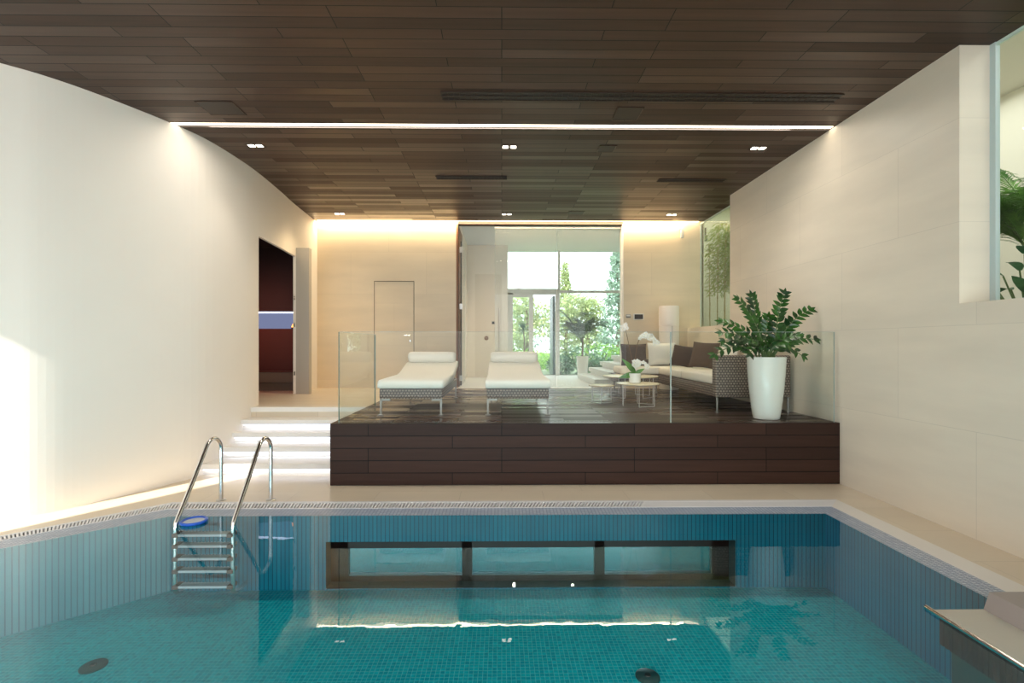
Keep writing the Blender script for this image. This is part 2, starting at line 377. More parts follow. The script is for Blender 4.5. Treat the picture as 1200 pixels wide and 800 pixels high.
# pool basin
PZ = -.725; WZ = -.012
WX0, WX1, WZ0, WZ1 = -1.69, 2.27, -.713, -.264
mb = MB()
n = len(W_)
mb.add([(x,y,PZ) for x,y in W_], [list(range(n))]); 
for i in range(n):
    a, b = W_[i], W_[(i+1)%n]
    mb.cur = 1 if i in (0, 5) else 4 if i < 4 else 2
    if i == 0:
        y = a[1]
        for xa, xb, za, zb in ((-3.18,WX0,PZ,0),(WX1,3.15,PZ,0),(WX0,WX1,WZ1,0),(WX0,WX1,PZ,WZ0)):
            mb.add([(xa,y,za),(xb,y,za),(xb,y,zb if zb else WZ),(xa,y,zb if zb else WZ)], [(0,1,2,3)])
    else:
        mb.add([(a[0],a[1],PZ),(b[0],b[1],PZ),(b[0],b[1],WZ),(a[0],a[1],WZ)], [(0,1,2,3)])
mb.cur = 3
for i in range(n):
    j = (i+1)%n; mb.add([W_[i]+(WZ,), W_[j]+(WZ,), I_[j]+(0,), I_[i]+(0,)], [(0,1,2,3)])
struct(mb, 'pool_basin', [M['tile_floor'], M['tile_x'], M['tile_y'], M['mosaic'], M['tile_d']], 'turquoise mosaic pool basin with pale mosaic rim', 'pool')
mb = MB(); mb.add([(x,y,WZ+.004) for x,y in W_], [list(range(n))])
o = mb.build('pool_water', M['water']); tag(o, 'calm clear turquoise pool water', 'water', kind='stuff')
if o.data.polygons[0].normal.z < 0: o.data.flip_normals()
# white coping + grilles
mb = MB()
for i in (3,4,5,6):
    j = (i+1)%n; a,b,c,d = O_[i],O_[j],I_[j],I_[i]
    mb.prism([a,b,c,d], -.03, .0015)
struct(mb, 'trim_5', M['white_stone'], 'white stone coping strip along the pool', 'coping')
def grille(i, label, s0=0, s1=1):
    t = thing('overflow_grille', label, 'grille')
    j = (i+1)%n; a = Vector(O_[i]); b = Vector(O_[j]); c = Vector(I_[j]); d = Vector(I_[i])
    g = MB(); g.prism([a[:],b[:],c[:],d[:]], -.034, -.03); g.build('channel', M['slot'], t)
    g = MB()
    def strip(u0, u1, w0, w1, z0=-.03, z1=.002):
        P = lambda u, w: (a.lerp(b,u)).lerp(d.lerp(c,u), w)[:]
        g.prism([P(u0,w0),P(u1,w0),P(u1,w1),P(u0,w1)], z0, z1)
    strip(0,1,0,.22); strip(0,1,.9,1)
    L = (b-a).length; k = int(L/(.034 if i == 0 else .026))
    for q in range(k):
        strip((q+.2)/k, (q+.75)/k, .22, .9, -.02, .0)
    if s0 > 0: strip(0, s0, .2, .92, -.02, .001)
    g.build('slats', M['slat'], t)
grille(0, 'white slotted overflow grille along far pool edge', .29)
grille(1, 'white slotted overflow grille along angled left pool edge')
grille(2, 'white slotted overflow grille at the nearest left pool edge')
# underwater window
t = thing('underwater_window', 'long dark framed window set in the pool wall under water', 'window', (0,4.67,0))
g = MB(); rd = .2
g.box(WX0-.02,WX0,0.004,rd,WZ0,WZ1); g.box(WX1,WX1+.02,0.004,rd,WZ0,WZ1); g.box(WX0,WX1,0.004,rd,WZ1,WZ1+.02); g.box(WX0,WX1,0.004,rd,WZ0-.0095,WZ0)
g.build('reveal', M['winreveal'], t)
g = MB(); fz0, fz1 = WZ0, WZ1
g.box(WX0,WX0+.17,rd-.06,rd,fz0,fz1); g.box(WX1-.17,WX1,rd-.06,rd,fz0,fz1); g.box(WX0,WX1,rd-.06,rd,fz1-.12,fz1); g.box(WX0,WX1,rd-.06,rd,fz0,fz0+.055)
for cx in (-.345, .975): g.box(cx-.05,cx+.05,rd-.06,rd,fz0,fz1)
g.build('frame', M['winframe'], t)
for a, b in ((WX0+.17,-.395),(-.295,.925),(1.025,WX1-.17)):
    g = MB(); g.box(a,b,rd-.03,rd-.02,fz0+.055,fz1-.12); g.build('pane', M['pane'], t)
g = MB(); g.box(WX0,WX1,rd+.0,rd+.05,fz0,fz1); g.build('backing', M['winframe'], t)
# pool floor drains
for i, (x, y) in enumerate(((-2.99,3.58),(1.035,3.42))):
    t = thing('pool_drain', ('round dark drain cover on pool floor at the left', 'round dark drain cover on pool floor at bottom centre')[i], 'drain', (x,y,PZ))
    g = MB(); g.lathe([(.085,0),(.085,.008),(.07,.014)], 24); g.build('cover', M['winreveal'], t, smooth=True)
    g = MB(); g.lathe([(.022,.014),(.02,.02)], 12); g.build('cap', M['winframe'], t)

# ------------------------------------------------------------------ stairs
tv = [(6.07,1),(6.40,2),(6.66,3),(6.87,4),(7.12,5)]
for y, k in tv:
    z = FH*k/5; ynext = 7.6
    xl = lwx(y)-.02
    st = thing('stair_step', ['lowest pale stone step beside the dark deck','second pale stone step from the bottom','middle pale stone step of the five','fourth pale stone step from the bottom','topmost pale stone step edging the landing'][k-1], 'step', (0,y,0), group=None)
    st['kind'] = 'structure'
    y2 = dict((kk+1, yy) for yy, kk in tv)
    dep = {1:.36,2:.30,3:.26,4:.28,5:.14}[k]
    g = MB(); g.box(xl,-1.992,0,dep,z-.065,z+(.001 if k==5 else 0)); g.build('tread', M['white_stone'], st, bevel=.004)
    g = MB(); g.box(xl,-1.992,.05,.08,z-FH/5,z-.065); g.build('riser', M['white_stone'], st)
    g = MB(); g.box(xl+.04,-1.995,.028,.05,z-.082,z-.066); g.build('led_strip', M['led'], st)

# ------------------------------------------------------------------ left doorway and the dark room
t = thing('door_1', 'taupe door casing beside the dark doorway', 'door', (0,0,FH)); t['kind'] = 'structure'
g = MB(); g.box(-3.86,-3.585,9.05,9.17,0,2.72); g.build('casing', M['casing'], t, bevel=.004)
for z in (.35,1.25,1.75):
    g = MB(); g.lathe([(.012,0),(.012,.07)], 10, -3.845, 9.03, z); g.build('hinge', M['steel'], t)
mb = MB(); mb.box(-6.6,-3.9,9.9,10.0,FH,1.09+.0); mb.box(-6.6,-3.9,9.9,10.0,1.09,1.96)
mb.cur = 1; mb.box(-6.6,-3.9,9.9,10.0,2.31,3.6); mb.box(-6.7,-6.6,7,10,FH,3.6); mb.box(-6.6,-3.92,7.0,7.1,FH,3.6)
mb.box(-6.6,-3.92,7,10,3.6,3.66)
mb.cur = 0; mb.box(-6.6,-3.9,10.0,10.04,1.9,2.4)
struct(mb, 'wall_spa_room', [M['maroon'], M['maroon_dark']], 'dark maroon walls of the room beyond the doorway', 'wall')
t = thing('wall_niche', 'glowing blue white niche in the maroon room wall', 'niche', (-5.2,9.97,1.96))
g = MB(); g.box(-1.2,1.2,.01,.02,0,.35); g.build('niche_back', M['niche'], t)
g = MB(); g.box(-1.2,1.2,-.04,.01,.32,.345); g.build('light_strip', M['niche_hot'], t)
t = thing('stone_bench', 'grey stone bench along the maroon wall', 'bench', (-5.2,9.65,FH))
g = MB(); g.box(-1.2,1.25,-.02,.24,.17,.37); g.build('front_panel', M['bench'], t, bevel=.005)
g = MB(); g.box(-1.2,1.25,.03,.24,0,.16); g.build('plinth', M['bench'], t)
g = MB(); g.box(-1.2,1.25,-.03,.24,.375,.40); g.build('seat_slab', M['maroon'], t)
t = thing('candle_lamp', 'small glowing orange lamp in the niche', 'lamp', (-4.27,9.94,1.96))
g = MB(); g.lathe([(.03,0),(.03,.03)], 12); g.build('base', M['black'], t)
g = MB(); g.lathe([(.03,.03),(.02,.06),(.004,.1)], 12); g.build('lamp_shade', emit('orange_glow', (1,.35,.08,1), 3), t)

# back wall flush door
t = thing('door_2', 'flush stone-coloured door in the back wall', 'door', (-2.285,BY,FH)); t['kind'] = 'structure'
g = MB(); g.box(-.413,.413,.004,.05,.004,2.26); g.build('door_leaf', M['stone_x'], t)
g = MB(); g.box(-.42,.42,.05,.06,0,2.268); g.build('shadow_gap', M['groove'], t)
for x0_, x1_, z0_, z1_ in ((-.425,-.413,0,2.27),(.413,.425,0,2.27),(-.425,.425,2.257,2.27)):
    g = MB(); g.box(x0_,x1_,-.001,.0,z0_,z1_); g.build('shadow_gap', M['groove'], t)
g = MB(); g.tube([(.34,-.0,1.115),(.34,-.05,1.115),(.22,-.05,1.115)], .011, 8); g.build('door_handle', M['steel'], t, smooth=True)
g = MB(); g.lathe([(.022,-.02),(.022,.02)], 12, .34, -.006, 1.0); g.build('keyhole_plate', M['steel'], t)

# ------------------------------------------------------------------ ceiling fittings
t = thing('linear_light', 'long white light strip recessed across the ceiling', 'light', (0,5.76,CZ))
g = MB(); g.box(-3.96,3.98,-.06,.06,.02,.03); g.build('diffuser', M['light_strip'], t)
g = MB(); g.box(-3.96,3.98,-.064,-.058,-.003,.03); g.box(-3.96,3.98,.058,.064,-.003,.03); g.build('frame', M['panel_dark'], t)
t = thing('cove_light', 'warm cove light along the top of the back wall', 'light', (0,10.22,CZ))
g = MB(); g.box(-3.9,4.2,-.06,.07,.03,.04); g.build('light_strip', M['cove'], t)
dl = None
dlab = {(0,0):'nearer row downlight pair by the left wall',(1,0):'nearer row downlight pair in the middle of the ceiling',(2,0):'nearer row downlight pair by the right wall',
        (0,1):'farther row downlight pair at left above the landing',(1,1):'farther row downlight pair above the hall opening',(2,1):'farther row downlight pair above the sofa corner'}
for j, y in enumerate((6.35,9.62)):
    for i, x in enumerate((-3.21,.10,3.39)):
        if dl is None:
            dl = thing('ceiling_downlight', dlab[(i,j)], 'downlight', (x,y,CZ), group='twin square ceiling downlights')
            g = MB(); g.box(-.115,.115,-.06,.06,-.004,-.001); g.build('frame', M['panel_dark'], dl)
            for s in (-1,1):
                g = MB(); g.box(s*.052-.036,s*.052+.036,-.034,.034,-.008,-.004); g.build('lens', M['spot'], dl)
        else: dup(dl, (x,y,CZ), label=dlab[(i,j)])
def slotvent(x0, x1, y, label, w=.16):
    t = thing('slot_vent', label, 'vent', ((x0+x1)/2,y,CZ)); L = (x1-x0)/2
    g = MB(); g.box(-L,L,-w/2,w/2,-.003,-.001); g.build('backing', M['black'], t)
    g = MB(); 
    for q in (-.5,-.0,.5): g.box(-L,L,q*w-.006,q*w+.006,-.012,-.003)
    k = int(2*L/.06)
    for q in range(k): g.box(-L+q*.06,-L+q*.06+.012,-w/2,w/2,-.008,-.003)
    g.build('slats', M['panel_dark'], t)
slotvent(-.63,3.55,5.05, 'long black slot vent in the ceiling before the light strip')
slotvent(-1.02,.08,7.52, 'short slot vent in the ceiling left of centre', .12)
slotvent(2.46,3.52,7.60, 'short slot vent in the ceiling on the right', .12)
def panel(px0, px1, y0, y1, label):
    t = thing('ceiling_panel', label, 'ceiling panel', ((px0+px1)/2,(y0+y1)/2,CZ)); a = (px1-px0)/2; b = (y1-y0)/2
    g = MB(); g.box(-a,a,-b,b,-.006,-.001); g.build('panel', M['panel_dark'], t)
    g = MB()
    for x_ in (-a, a-.008): g.box(x_,x_+.008,-b,b,-.009,-.006)
    for y_ in (-b, b-.008): g.box(-a,a,y_,y_+.008,-.009,-.006)
    g.build('frame', M['ceiling'], t)
panel(-3.28,-2.88,5.2,5.5, 'dark square ceiling panel near the left wall')
panel(1.27,1.56,5.27,5.58, 'dark square ceiling panel between slot vent and light strip')
panel(1.28,1.5,6.28,6.5, 'small dark ceiling panel beyond the light strip')
panel(1.3,1.62,9.4,9.62, 'small dark ceiling panel near the hall opening')

# wall fittings
t = thing('wall_sensor', 'small grey sensor high on the back wall', 'sensor', (3.83,BY,4.0))
g = MB(); g.box(-.03,.03,-.04,0,.02,.1); g.build('bracket', M['alu'], t)
g = MB(); g.lathe([(.03,-.1),(.036,-.08),(.036,.06),(.03,.08)], 16, 0, -.06, 0); g.build('body', M['frame_white'], t, smooth=True)
t = thing('wall_control_panel', 'dark rectangular touch panel on the back wall', 'control panel', (2.92,BY,2.23))
g = MB(); g.box(-.11,.11,-.02,0,-.065,.065); g.build('bezel', M['frame_white'], t, bevel=.003)
g = MB(); g.box(-.09,.09,-.024,-.02,-.05,.05); g.build('screen', M['lcd'], t)
t = thing('wall_switch', 'small grey wall switch left of the touch panel', 'switch', (2.70,BY,2.24))
g = MB(); g.box(-.05,.05,-.012,0,-.03,.04); g.build('plate', M['alu'], t, bevel=.003)
g = MB(); g.box(-.04,.04,-.016,-.012,.0,.03); g.build('button', M['frame_white'], t)

# ------------------------------------------------------------------ entrance hall beyond
VC = 4.43
mb = MB(); mb.box(-1.15,-.97,10.5,14.6,FH,VC); struct(mb, 'wall_hall_left', M['plaster'])
mb = MB(); mb.box(-1.0,.17,13.6,14.6,FH,VC); struct(mb, 'wall_hall_back', M['plaster'], 'pale panelled wall at the end of the hall', 'wall')
mb = MB(); mb.box(-1.1,4.4,10.7,14.6,VC,VC+.1); mb.box(-1.1,4.4,10.49,10.72,CZ+.2,VC+.1); struct(mb, 'ceiling_hall', simple('cool_white_plaster', S('dde3e8'), .6))
mb = MB(); mb.box(4.3,4.4,10.5,14.6,FH,VC); struct(mb, 'wall_hall_right', M['plaster'])
# panel wall details
t = thing('door_3', 'tall pale flush door in the hall wall', 'door', (-.375,13.6,FH)); t['kind'] = 'structure'
g = MB(); g.box(-.375,.375,-.006,0,.02,2.9); g.build('door_leaf', simple('pale_door_leaf', S('e3dacd'), .5), t)
g = MB(); g.tube([(-.055+.045*math.cos(2*PI*i/16),-.02,1.104+.045*math.sin(2*PI*i/16)) for i in range(17)], .012, 6)
g.tube([(-.055,0,1.104),(-.055,-.03,1.104)], .02, 10); g.build('door_knob', M['wood_jamb'], t, smooth=True)
t = thing('wall_socket', 'small dark square switch on the pale hall wall', 'switch', (-.24,13.6,2.25))
g = MB(); g.box(-.04,.04,-.012,0,-.04,.04); g.build('plate', M['alu'], t)
g = MB(); g.box(-.02,.02,-.016,-.012,-.02,.02); g.build('button', M['black'], t)
# sliding glass door of the hall opening
t = thing('sliding_glass_door', 'frameless sliding glass door in the hall opening', 'glass door', (0,10.42,FH))
g = MB(); g.box(-.15,1.18,-.005,.005,.01,3.42); g.build('glass_panel', M['glass_door'], t)
g = MB(); g.box(1.2,2.575,.012,.022,.01,3.42); g.build('glass_panel', M['glass_door'], t)
g = MB(); g.box(-.15,2.575,-.012,.03,3.42,3.46); g.build('top_rail', M['frame_white'], t)
g = MB(); g.tube([(-.06,-.03,.8),(-.06,-.03,1.7)], .012, 8)
g.tube([(-.06,-.03,.85),(-.06,0,.85)], .008, 6); g.tube([(-.06,-.03,1.65),(-.06,0,1.65)], .008, 6); g.build('handle', M['steel_satin'], t, smooth=True)
t = thing('glass_pivot_door', 'open dark edged glass leaf at left of hall opening', 'glass door', (-.90,10.7,FH))
g = MB(); g.box(-.006,.006,0,1.2,.02,3.2); g.build('glass_leaf', M['glass_door'], t)
g = MB(); g.box(-.012,.012,-.012,.0,.02,3.2); g.build('edge_strip', M['steel_dark'], t)
for z in (.12,1.7,2.95):
    g = MB(); g.box(-.03,.03,-.04,.02,z,z+.12); g.build('hinge', M['steel_satin'], t)
# window wall
WY = 14.4
def px(x, Y): return (x-588)*Y/567
def pz(y, Y): return 1.63+(404-y)*Y/567
t = thing('window_1', 'tall white framed window wall with garden door', 'window', (0,WY,0)); t['kind'] = 'structure'
def fbox(a, b, c, d, nm='frame', dep=.06):
    g = MB(); g.box(px(a,WY),px(b,WY),0,dep,pz(d,WY),pz(c,WY)); g.build(nm, M['frame_white'], t, bevel=.003)
zt = 288
fbox(595,601,343,441); fbox(595,656,338,345,'transom'); fbox(656,745,340,343,'transom'); fbox(654,656.6,zt,340,'mullion'); fbox(651,656,345,441,'mullion'); fbox(620,625,345,441,'mullion')
fbox(601,620,345,348,'frame'); fbox(595,745,439.2,443,'sill'); fbox(728,729.5,zt,441,'mullion'); fbox(595,745,285,zt+2,'frame')
g = MB(); g.box(px(595,WY),px(654,WY),.02,.03,pz(338,WY),pz(zt,WY)); g.build('pane', M['glass_win'], t)
g = MB(); g.box(px(656.6,WY),px(745,WY),.02,.03,pz(340,WY),pz(zt,WY)); g.build('pane', M['glass_win'], t)
g = MB(); g.box(px(656,WY),px(745,WY),.02,.03,pz(440,WY),pz(343,WY)); g.build('pane', M['glass_win'], t)
g = MB(); g.box(px(601,WY),px(620,WY),.02,.03,pz(440,WY),pz(348,WY)); g.build('pane', M['glass_win'], t)
t = thing('garden_door', 'open glass garden door seen edge on', 'glass door', (px(649.5,WY),WY+.07,pz(440,WY)))
g = MB(); g.box(-.035,.035,0,.9,0,2.38); g.build('door_leaf', simple('dark_green_frame', S('2c4a44'), .4), t)
g = MB(); g.tube([(-.05,.75,1.0),(-.09,.75,1.0),(-.09,.62,1.0)], .01, 6); g.build('door_handle', M['steel'], t)
# hall stairs going up to the right
hl = ['lowest pale step of the hall stairs','second pale step of the hall stairs','third pale step of the hall stairs','fourth pale step of the hall stairs','fifth pale step of the hall stairs','topmost pale step of the hall stairs']
for k in range(6):
    xl = 2.02+.3*k; z = FH+.16*(k+1)
    g = MB(); g.box(0,4.29-xl,0,2.4,-.10,0); 
    o = tag(g.build('hall_step', M['white_stone'], loc=(xl,10.5,z), bevel=.006), hl[k], 'step', kind='structure')
mb = MB()
for k in range(6): mb.box(2.06+.3*k,4.29,10.6,12.8,FH+.16*k,FH+.16*(k+1)-.1)
struct(mb, 'wall_stair_base', M['white_stone'])

# ------------------------------------------------------------------ glass balustrade
def gpane(x0, x1, y0, y1, label, z1=1.065, dark_left=False):
    t = thing('glass_balustrade_panel', label, 'glass panel', ((x0+x1)/2,(y0+y1)/2,FH))
    a = (x1-x0)/2; b = (y1-y0)/2
    g = MB(); g.box(-a,a,-b,b,.001,z1); g.build('glass_pane', M['glass'], t)
    g = MB()
    if a > b:
        g.box(-a-.006,-a+.001,-b-.001,b+.001,.001,z1); 
        g.build('green_edge', M['glass_edge'] if dark_left else M['glass_edge_l'], t)
        g = MB(); g.box(a-.001,a+.003,-b-.001,b+.001,.001,z1); g.build('green_edge', M['glass_edge_l'], t)
    else:
        g.box(-a-.001,a+.001,b-.001,b+.006,.001,z1); g.build('green_edge', M['glass_edge'], t)
    g = MB()
    if a > b: g.box(-a,a,-b-.001,b+.001,z1,z1+.003)
    else: g.box(-a-.001,a+.001,-b,b,z1,z1+.003)
    g.build('top_edge', M['glass_edge_l'], t)
gpane(-1.9,1.985,5.67,5.684, 'long clear glass balustrade panel before the loungers', dark_left=True)
gpane(1.995,3.93,5.67,5.684, 'clear glass balustrade panel before the planter and sofa')
gpane(-1.905,-1.891,5.70,7.27, 'clear glass side panel beside the stairs')

# ------------------------------------------------------------------ loungers
def lounger(label):
    t = thing('chaise_lounge', label, 'lounger', (-1.18,6.28,FH), group='white chaise lounges on the deck')
    g = MB(); g.rbox(-.405,.405,0,2.1,.215,.345,.012,2)
    g.build('wicker_frame', M['wicker'], t, smooth=True)
    for sx in (-1,1):
        for y in (.03,2.06):
            g = MB(); x = sx*.39
            g.box(x-.012,x+.012,y-.012,y+.012,.01,.25)
            g.box(min(x,x-sx*.12),max(x,x-sx*.12),y-.012,y+.012,.19,.213)
            g.rbox(x-.035,x+.035,y-.03,y+.03,0,.014,.004,1)
            g.build('leg', M['alu'], t)
    # mattress: profile along y, rising towards the head
    prof = [(-.02,.355),(-.03,.40),(-.02,.44),(.03,.462),(.6,.464),(1.15,.466),(1.4,.50),(1.65,.57),(1.9,.625),(2.08,.64),(2.12,.60),(2.1,.54),(1.9,.50),(1.6,.43),(1.35,.37),(1.1,.347),(.4,.345),(.02,.346)]
    g = MB(); k = len(prof); xs = [-.425,-.415,-.39,.39,.415,.425]; sh = [.82,.94,1,1,.94,.82]
    cy = 1.0; vs = []; fs = []
    for x, s in zip(xs, sh):
        for (y, z) in prof:
            if s < 1:
                zc = .405 if y < 1.2 else .405+(y-1.2)*.18; 
                vs.append((x, cy+(y-cy)*(1-(1-s)*.06), zc+(z-zc)*s))
            else: vs.append((x,y,z))
    for i in range(len(xs)-1):
        for j in range(k): fs.append((i*k+j,i*k+(j+1)%k,(i+1)*k+(j+1)%k,(i+1)*k+j))
    fs.append(list(range(k))); fs.append([ (len(xs)-1)*k+j for j in range(k)][::-1])
    g.add(vs, fs); o = g.build('mattress', M['white_fab'], t, smooth='m')
    # bolster pillow
    g = MB(); pr = []
    n_ = 20; W = .40; vs = []; fs = []; secs = [(-1,.35),(-.985,.7),(-.93,.92),(-.8,1),(0,1.02),(.8,1),(.93,.92),(.985,.7),(1,.35)]
    for u, s in secs:
        for i in range(n_):
            a = 2*PI*i/n_; vs.append((u*W, 1.93+.11*s*math.cos(a), .705+.095*s*math.sin(a)))
    for q in range(len(secs)-1):
        for i in range(n_): j = (i+1)%n_; fs.append((q*n_+i,q*n_+j,(q+1)*n_+j,(q+1)*n_+i))
    fs.append(list(range(n_))[::-1]); fs.append([(len(secs)-1)*n_+i for i in range(n_)]); g.add(vs, fs)
    g.build('bolster', M['white_fab'], t, smooth='m')
    return t
l1 = lounger('white padded chaise lounge nearer the stairs')
dup(l1, (.21,6.28,FH), label='white padded chaise lounge in front of the hall opening')

# ------------------------------------------------------------------ sofa
def pillow_mb(w, h, d, n=12):
    g = MB()
    for s in (-1, 1):
        vs = []; fs = []
        for i in range(n+1):
            for j in range(n+1):
                u = -1+2*i/n; v = -1+2*j/n
                th = ((1-abs(u)**2.6)*(1-abs(v)**2.6))**.5 if abs(u) < 1 and abs(v) < 1 else 0
                pin = 1-.07*(1-abs(u)**2)*abs(v)**3; pin2 = 1-.07*(1-abs(v)**2)*abs(u)**3
                vs.append((u*w/2*pin2, s*d/2*th, v*h/2*pin+h/2))
        for i in range(n):
            for j in range(n):
                a = i*(n+1)+j; f = (a,a+1,a+n+2,a+n+1); fs.append(f if s > 0 else f[::-1])
        g.add(vs, fs)
    bm = bmesh.new()
    return g
def pillow(name, label, loc, rot, w, h, d, mat, group='cushions leaning on the sofa'):
    o = pillow_mb(w, h, d).build(name, mat, smooth='m'); o.location = loc; o.rotation_euler = rot
    tag(o, label, 'cushion', group=group); return o
t = thing('corner_sofa', 'grey wicker corner sofa with white seat cushions', 'sofa', (2.92,6.5,FH))
g = MB(); g.rbox(0,1.0,.13,3.24,.2,.36,.02,2); g.rbox(-.72,1.0,2.5,3.24,.2,.36,.02,2); g.build('base_frame', M['wicker'], t, smooth=True)
g = MB(); g.rbox(-.03,1.0,0,.13,.2,.775,.03,3); g.build('arm', M['wicker'], t, smooth=True)
g = MB(); g.rbox(.9,1.0,.13,3.2,.3,.7,.02,2); g.rbox(-.5,.98,3.14,3.24,.3,.62,.02,2); g.build('backrest', M['wicker'], t, smooth=True)
g = MB(); g.rbox(.0,.9,.14,1.35,.365,.50,.035,3); g.build('seat_cushion', M['cream_fab'], t, smooth=True)
g = MB(); g.rbox(.0,.9,1.36,2.49,.365,.50,.035,3); g.build('seat_cushion', M['cream_fab'], t, smooth=True)
g = MB(); g.rbox(-.7,.9,2.5,3.13,.365,.50,.035,3); g.build('seat_cushion', M['cream_fab'], t, smooth=True)
for x, y in ((.0,.03),(.97,.03),(.03,2.7),(-.68,3.1),(-.68,2.55),(.97,3.1)):
    g = MB(); g.lathe([(.026,0),(.026,.008),(.014,.012),(.014,.2)], 10, x, y, 0); g.build('leg', M['alu'], t, smooth=True)
SZ = FH+.505
pillow('cushion', 'dark brown square cushion at the left end of the sofa', (2.6,9.46,SZ), (-.18,0,.0), .52,.44,.15, M['dark_fab'])
pillow('cushion', 'white cushion in the far corner of the sofa behind the dark one', (3.17,9.52,SZ), (-.15,0,-.05), .56,.46,.16, M['white_fab'])
pillow('cushion', 'darkest brown cushion leaning nearest the sofa corner', (3.36,9.05,SZ), (-.35,.12,-.75), .46,.42,.14, M['dark_fab'])
pillow('cushion', 'lighter brown cushion in the middle of the sofa side', (3.5,8.45,SZ), (-.3,.05,-.95), .52,.48,.15, M['brown_fab'])
pillow('cushion', 'white back cushion halfway along the sofa side', (3.72,8.0,SZ), (-.2,0,-PI/2), .62,.46,.17, M['white_fab'])
pillow('cushion', 'white back cushion behind the white planter', (3.74,7.1,SZ), (-.12,0,-PI/2), .7,.46,.18, M['white_fab'])
# white cylinder
t = thing('white_column_lamp', 'tall white cylindrical floor lamp behind the sofa', 'floor lamp', (3.46,9.98,FH))
g = MB(); g.lathe([(.19,0),(.2,.01),(.2,1.31)], 36); g.build('base', M['matte_white'], t, smooth=True)
g = MB(); g.lathe([(.203,1.315),(.203,1.7),(.195,1.715)], 36); g.build('lamp_shade', M['matte_white'], t, smooth=True)
g = MB(); g.box(-.004,.004,-.204,-.2,.4,1.3); g.build('seam', M['alu'], t)

# ------------------------------------------------------------------ coffee tables
def ctable(x, y, r, h, label, nleg=6, name='coffee_table', rot=.3):
    t = thing(name, label, 'coffee table', (x,y,FH), rot, group='round coffee tables on the deck')
    g = MB(); g.lathe([(r-.006,h-.018),(r,h-.012),(r,h-.004),(r-.006,h)], 40); g.build('table_top', M['table_top'], t, smooth=True)
    rr = r*.82
    for k in range(nleg//2):
        a0 = 2*PI*(2*k)/nleg; a1 = 2*PI*(2*k+1)/nleg
        p0 = Vector((rr*math.cos(a0), rr*math.sin(a0), 0)); p1 = Vector((rr*math.cos(a1), rr*math.sin(a1), 0))
        g = MB(); g.tube([p0+Vector((0,0,h-.02)), p0+Vector((0,0,.007))], .006, 6); g.tube([p1+Vector((0,0,h-.02)), p1+Vector((0,0,.007))], .006, 6)
        g.tube([p0+Vector((0,0,.007)), p1+Vector((0,0,.007))], .006, 6)
        g.build('leg_frame', M['chrome'], t, smooth=True)
    g = MB(); g.tube([(rr*math.cos(2*PI*i/nleg), rr*math.sin(2*PI*i/nleg), h-.026) for i in range(nleg+1)], .006, 6); g.build('top_ring', M['chrome'], t)
    return t
ctable(2.06,7.28,.315,.34, 'round coffee table carrying the white orchid')
ctable(1.61,7.78,.21,.27, 'smallest round side table left of the orchid table')
ctable(2.28,8.55,.48,.37, 'largest round coffee table between orchid table and sofa', 8)
# orchid
t = thing('potted_orchid', 'white orchid in a white pot on the coffee table', 'orchid', (2.0,7.25,FH+.34))
g = MB(); pts = []
g.lathe([(.07,0),(.085,.01),(.088,.15),(.08,.15),(.078,.13)], 28); g.build('pot', M['gloss_white'], t, smooth=True)
g = MB(); g.lathe([(.077,.125),(.03,.14)], 16); g.build('moss', M['soil'], t)
for d, L, W in (((-.55,-.2,.75),.3,.09),((-.5,-.1,-.1),.24,.085),((-.35,-.4,.5),.22,.08),((.3,-.2,.2),.16,.06)):
    g = MB(); g.leaf((0,0,.14), d, (.2,-1,.3), L, W, .25, 6); g.build('leaf', M['orchid_leaf'], t, smooth='leaf')
def orchid_flower(g, p, s):
    f = Vector((R(-.4,.4),-1,R(-.3,.2))).normalized(); a = f.orthogonal().normalized(); b = f.cross(a)
    for k in range(5):
        th = 2*PI*k/5+R(-.1,.1); d = a*math.cos(th)+b*math.sin(th)+f*.15
        g.cur = 0; g.leaf(p, d, f, s, s*.85, .1, 3)
    g.cur = 1; g.leaf(p, f+Vector((0,0,-.5)), (0,0,1), s*.5, s*.3, 0, 2)
for k, (top, arch) in enumerate((((-.16,0,.95),(-.17,-.05,.84)),((.0,0,.98),(.30,-.04,.62)),((-.04,0,.42),(.13,-.05,.26)))):
    p0 = Vector((0,0,.13)); p1 = Vector(top); p2 = Vector(arch); st = MB(); pts = []
    for i in range(17):
        u = i/16; pts.append((1-u)**2*p0+2*u*(1-u)*p1+u*u*p2)
    st.tube(pts, .004, 5); s = st.build('flower_stem', M['stem_brown'], t)
    fl = MB()
    for i in (range(13,17) if k == 0 else range(9,17) if k == 1 else range(4,17,2)):
        for q in range((3,4,3)[k]):
            orchid_flower(fl, pts[i]+Vector((R(-.045,.045),-.015,R(-.04,.03))), .036)
    fl.build('flowers', [M['petal'], M['petal_mid']], s, smooth='leaf')

# ------------------------------------------------------------------ big planter with ZZ plant
t = thing('potted_zz_plant', 'glossy dark green plant in a tall white planter', 'potted plant', (3.29,5.98,FH))
g = MB(); g.lathe([(.135,0),(.148,.006),(.158,.05),(.178,.2),(.198,.38),(.212,.56),(.22,.72),(.223,.765),(.205,.765),(.2,.72)], 48); g.build('planter', M['gloss_white'], t, smooth=True)
g = MB(); g.lathe([(.2,.70),(.2,.735)], 32); g.build('soil', M['soil'], t)
tips = [(-.35,.0,.71),(-.13,.1,.76),(-.58,-.05,.30),(-.66,-.05,.03),(.08,.1,.50),(.25,.05,.79),(.54,.0,.58),(.58,-.03,.22),(.37,-.12,.02),(-.5,.12,.44),
        (-.28,-.2,.2),(.0,-.22,.2),(.25,-.2,.26),(-.45,.15,.2),(.45,.2,.42),(.18,-.15,.15),(-.15,-.22,.12),(-.3,-.18,.05)]
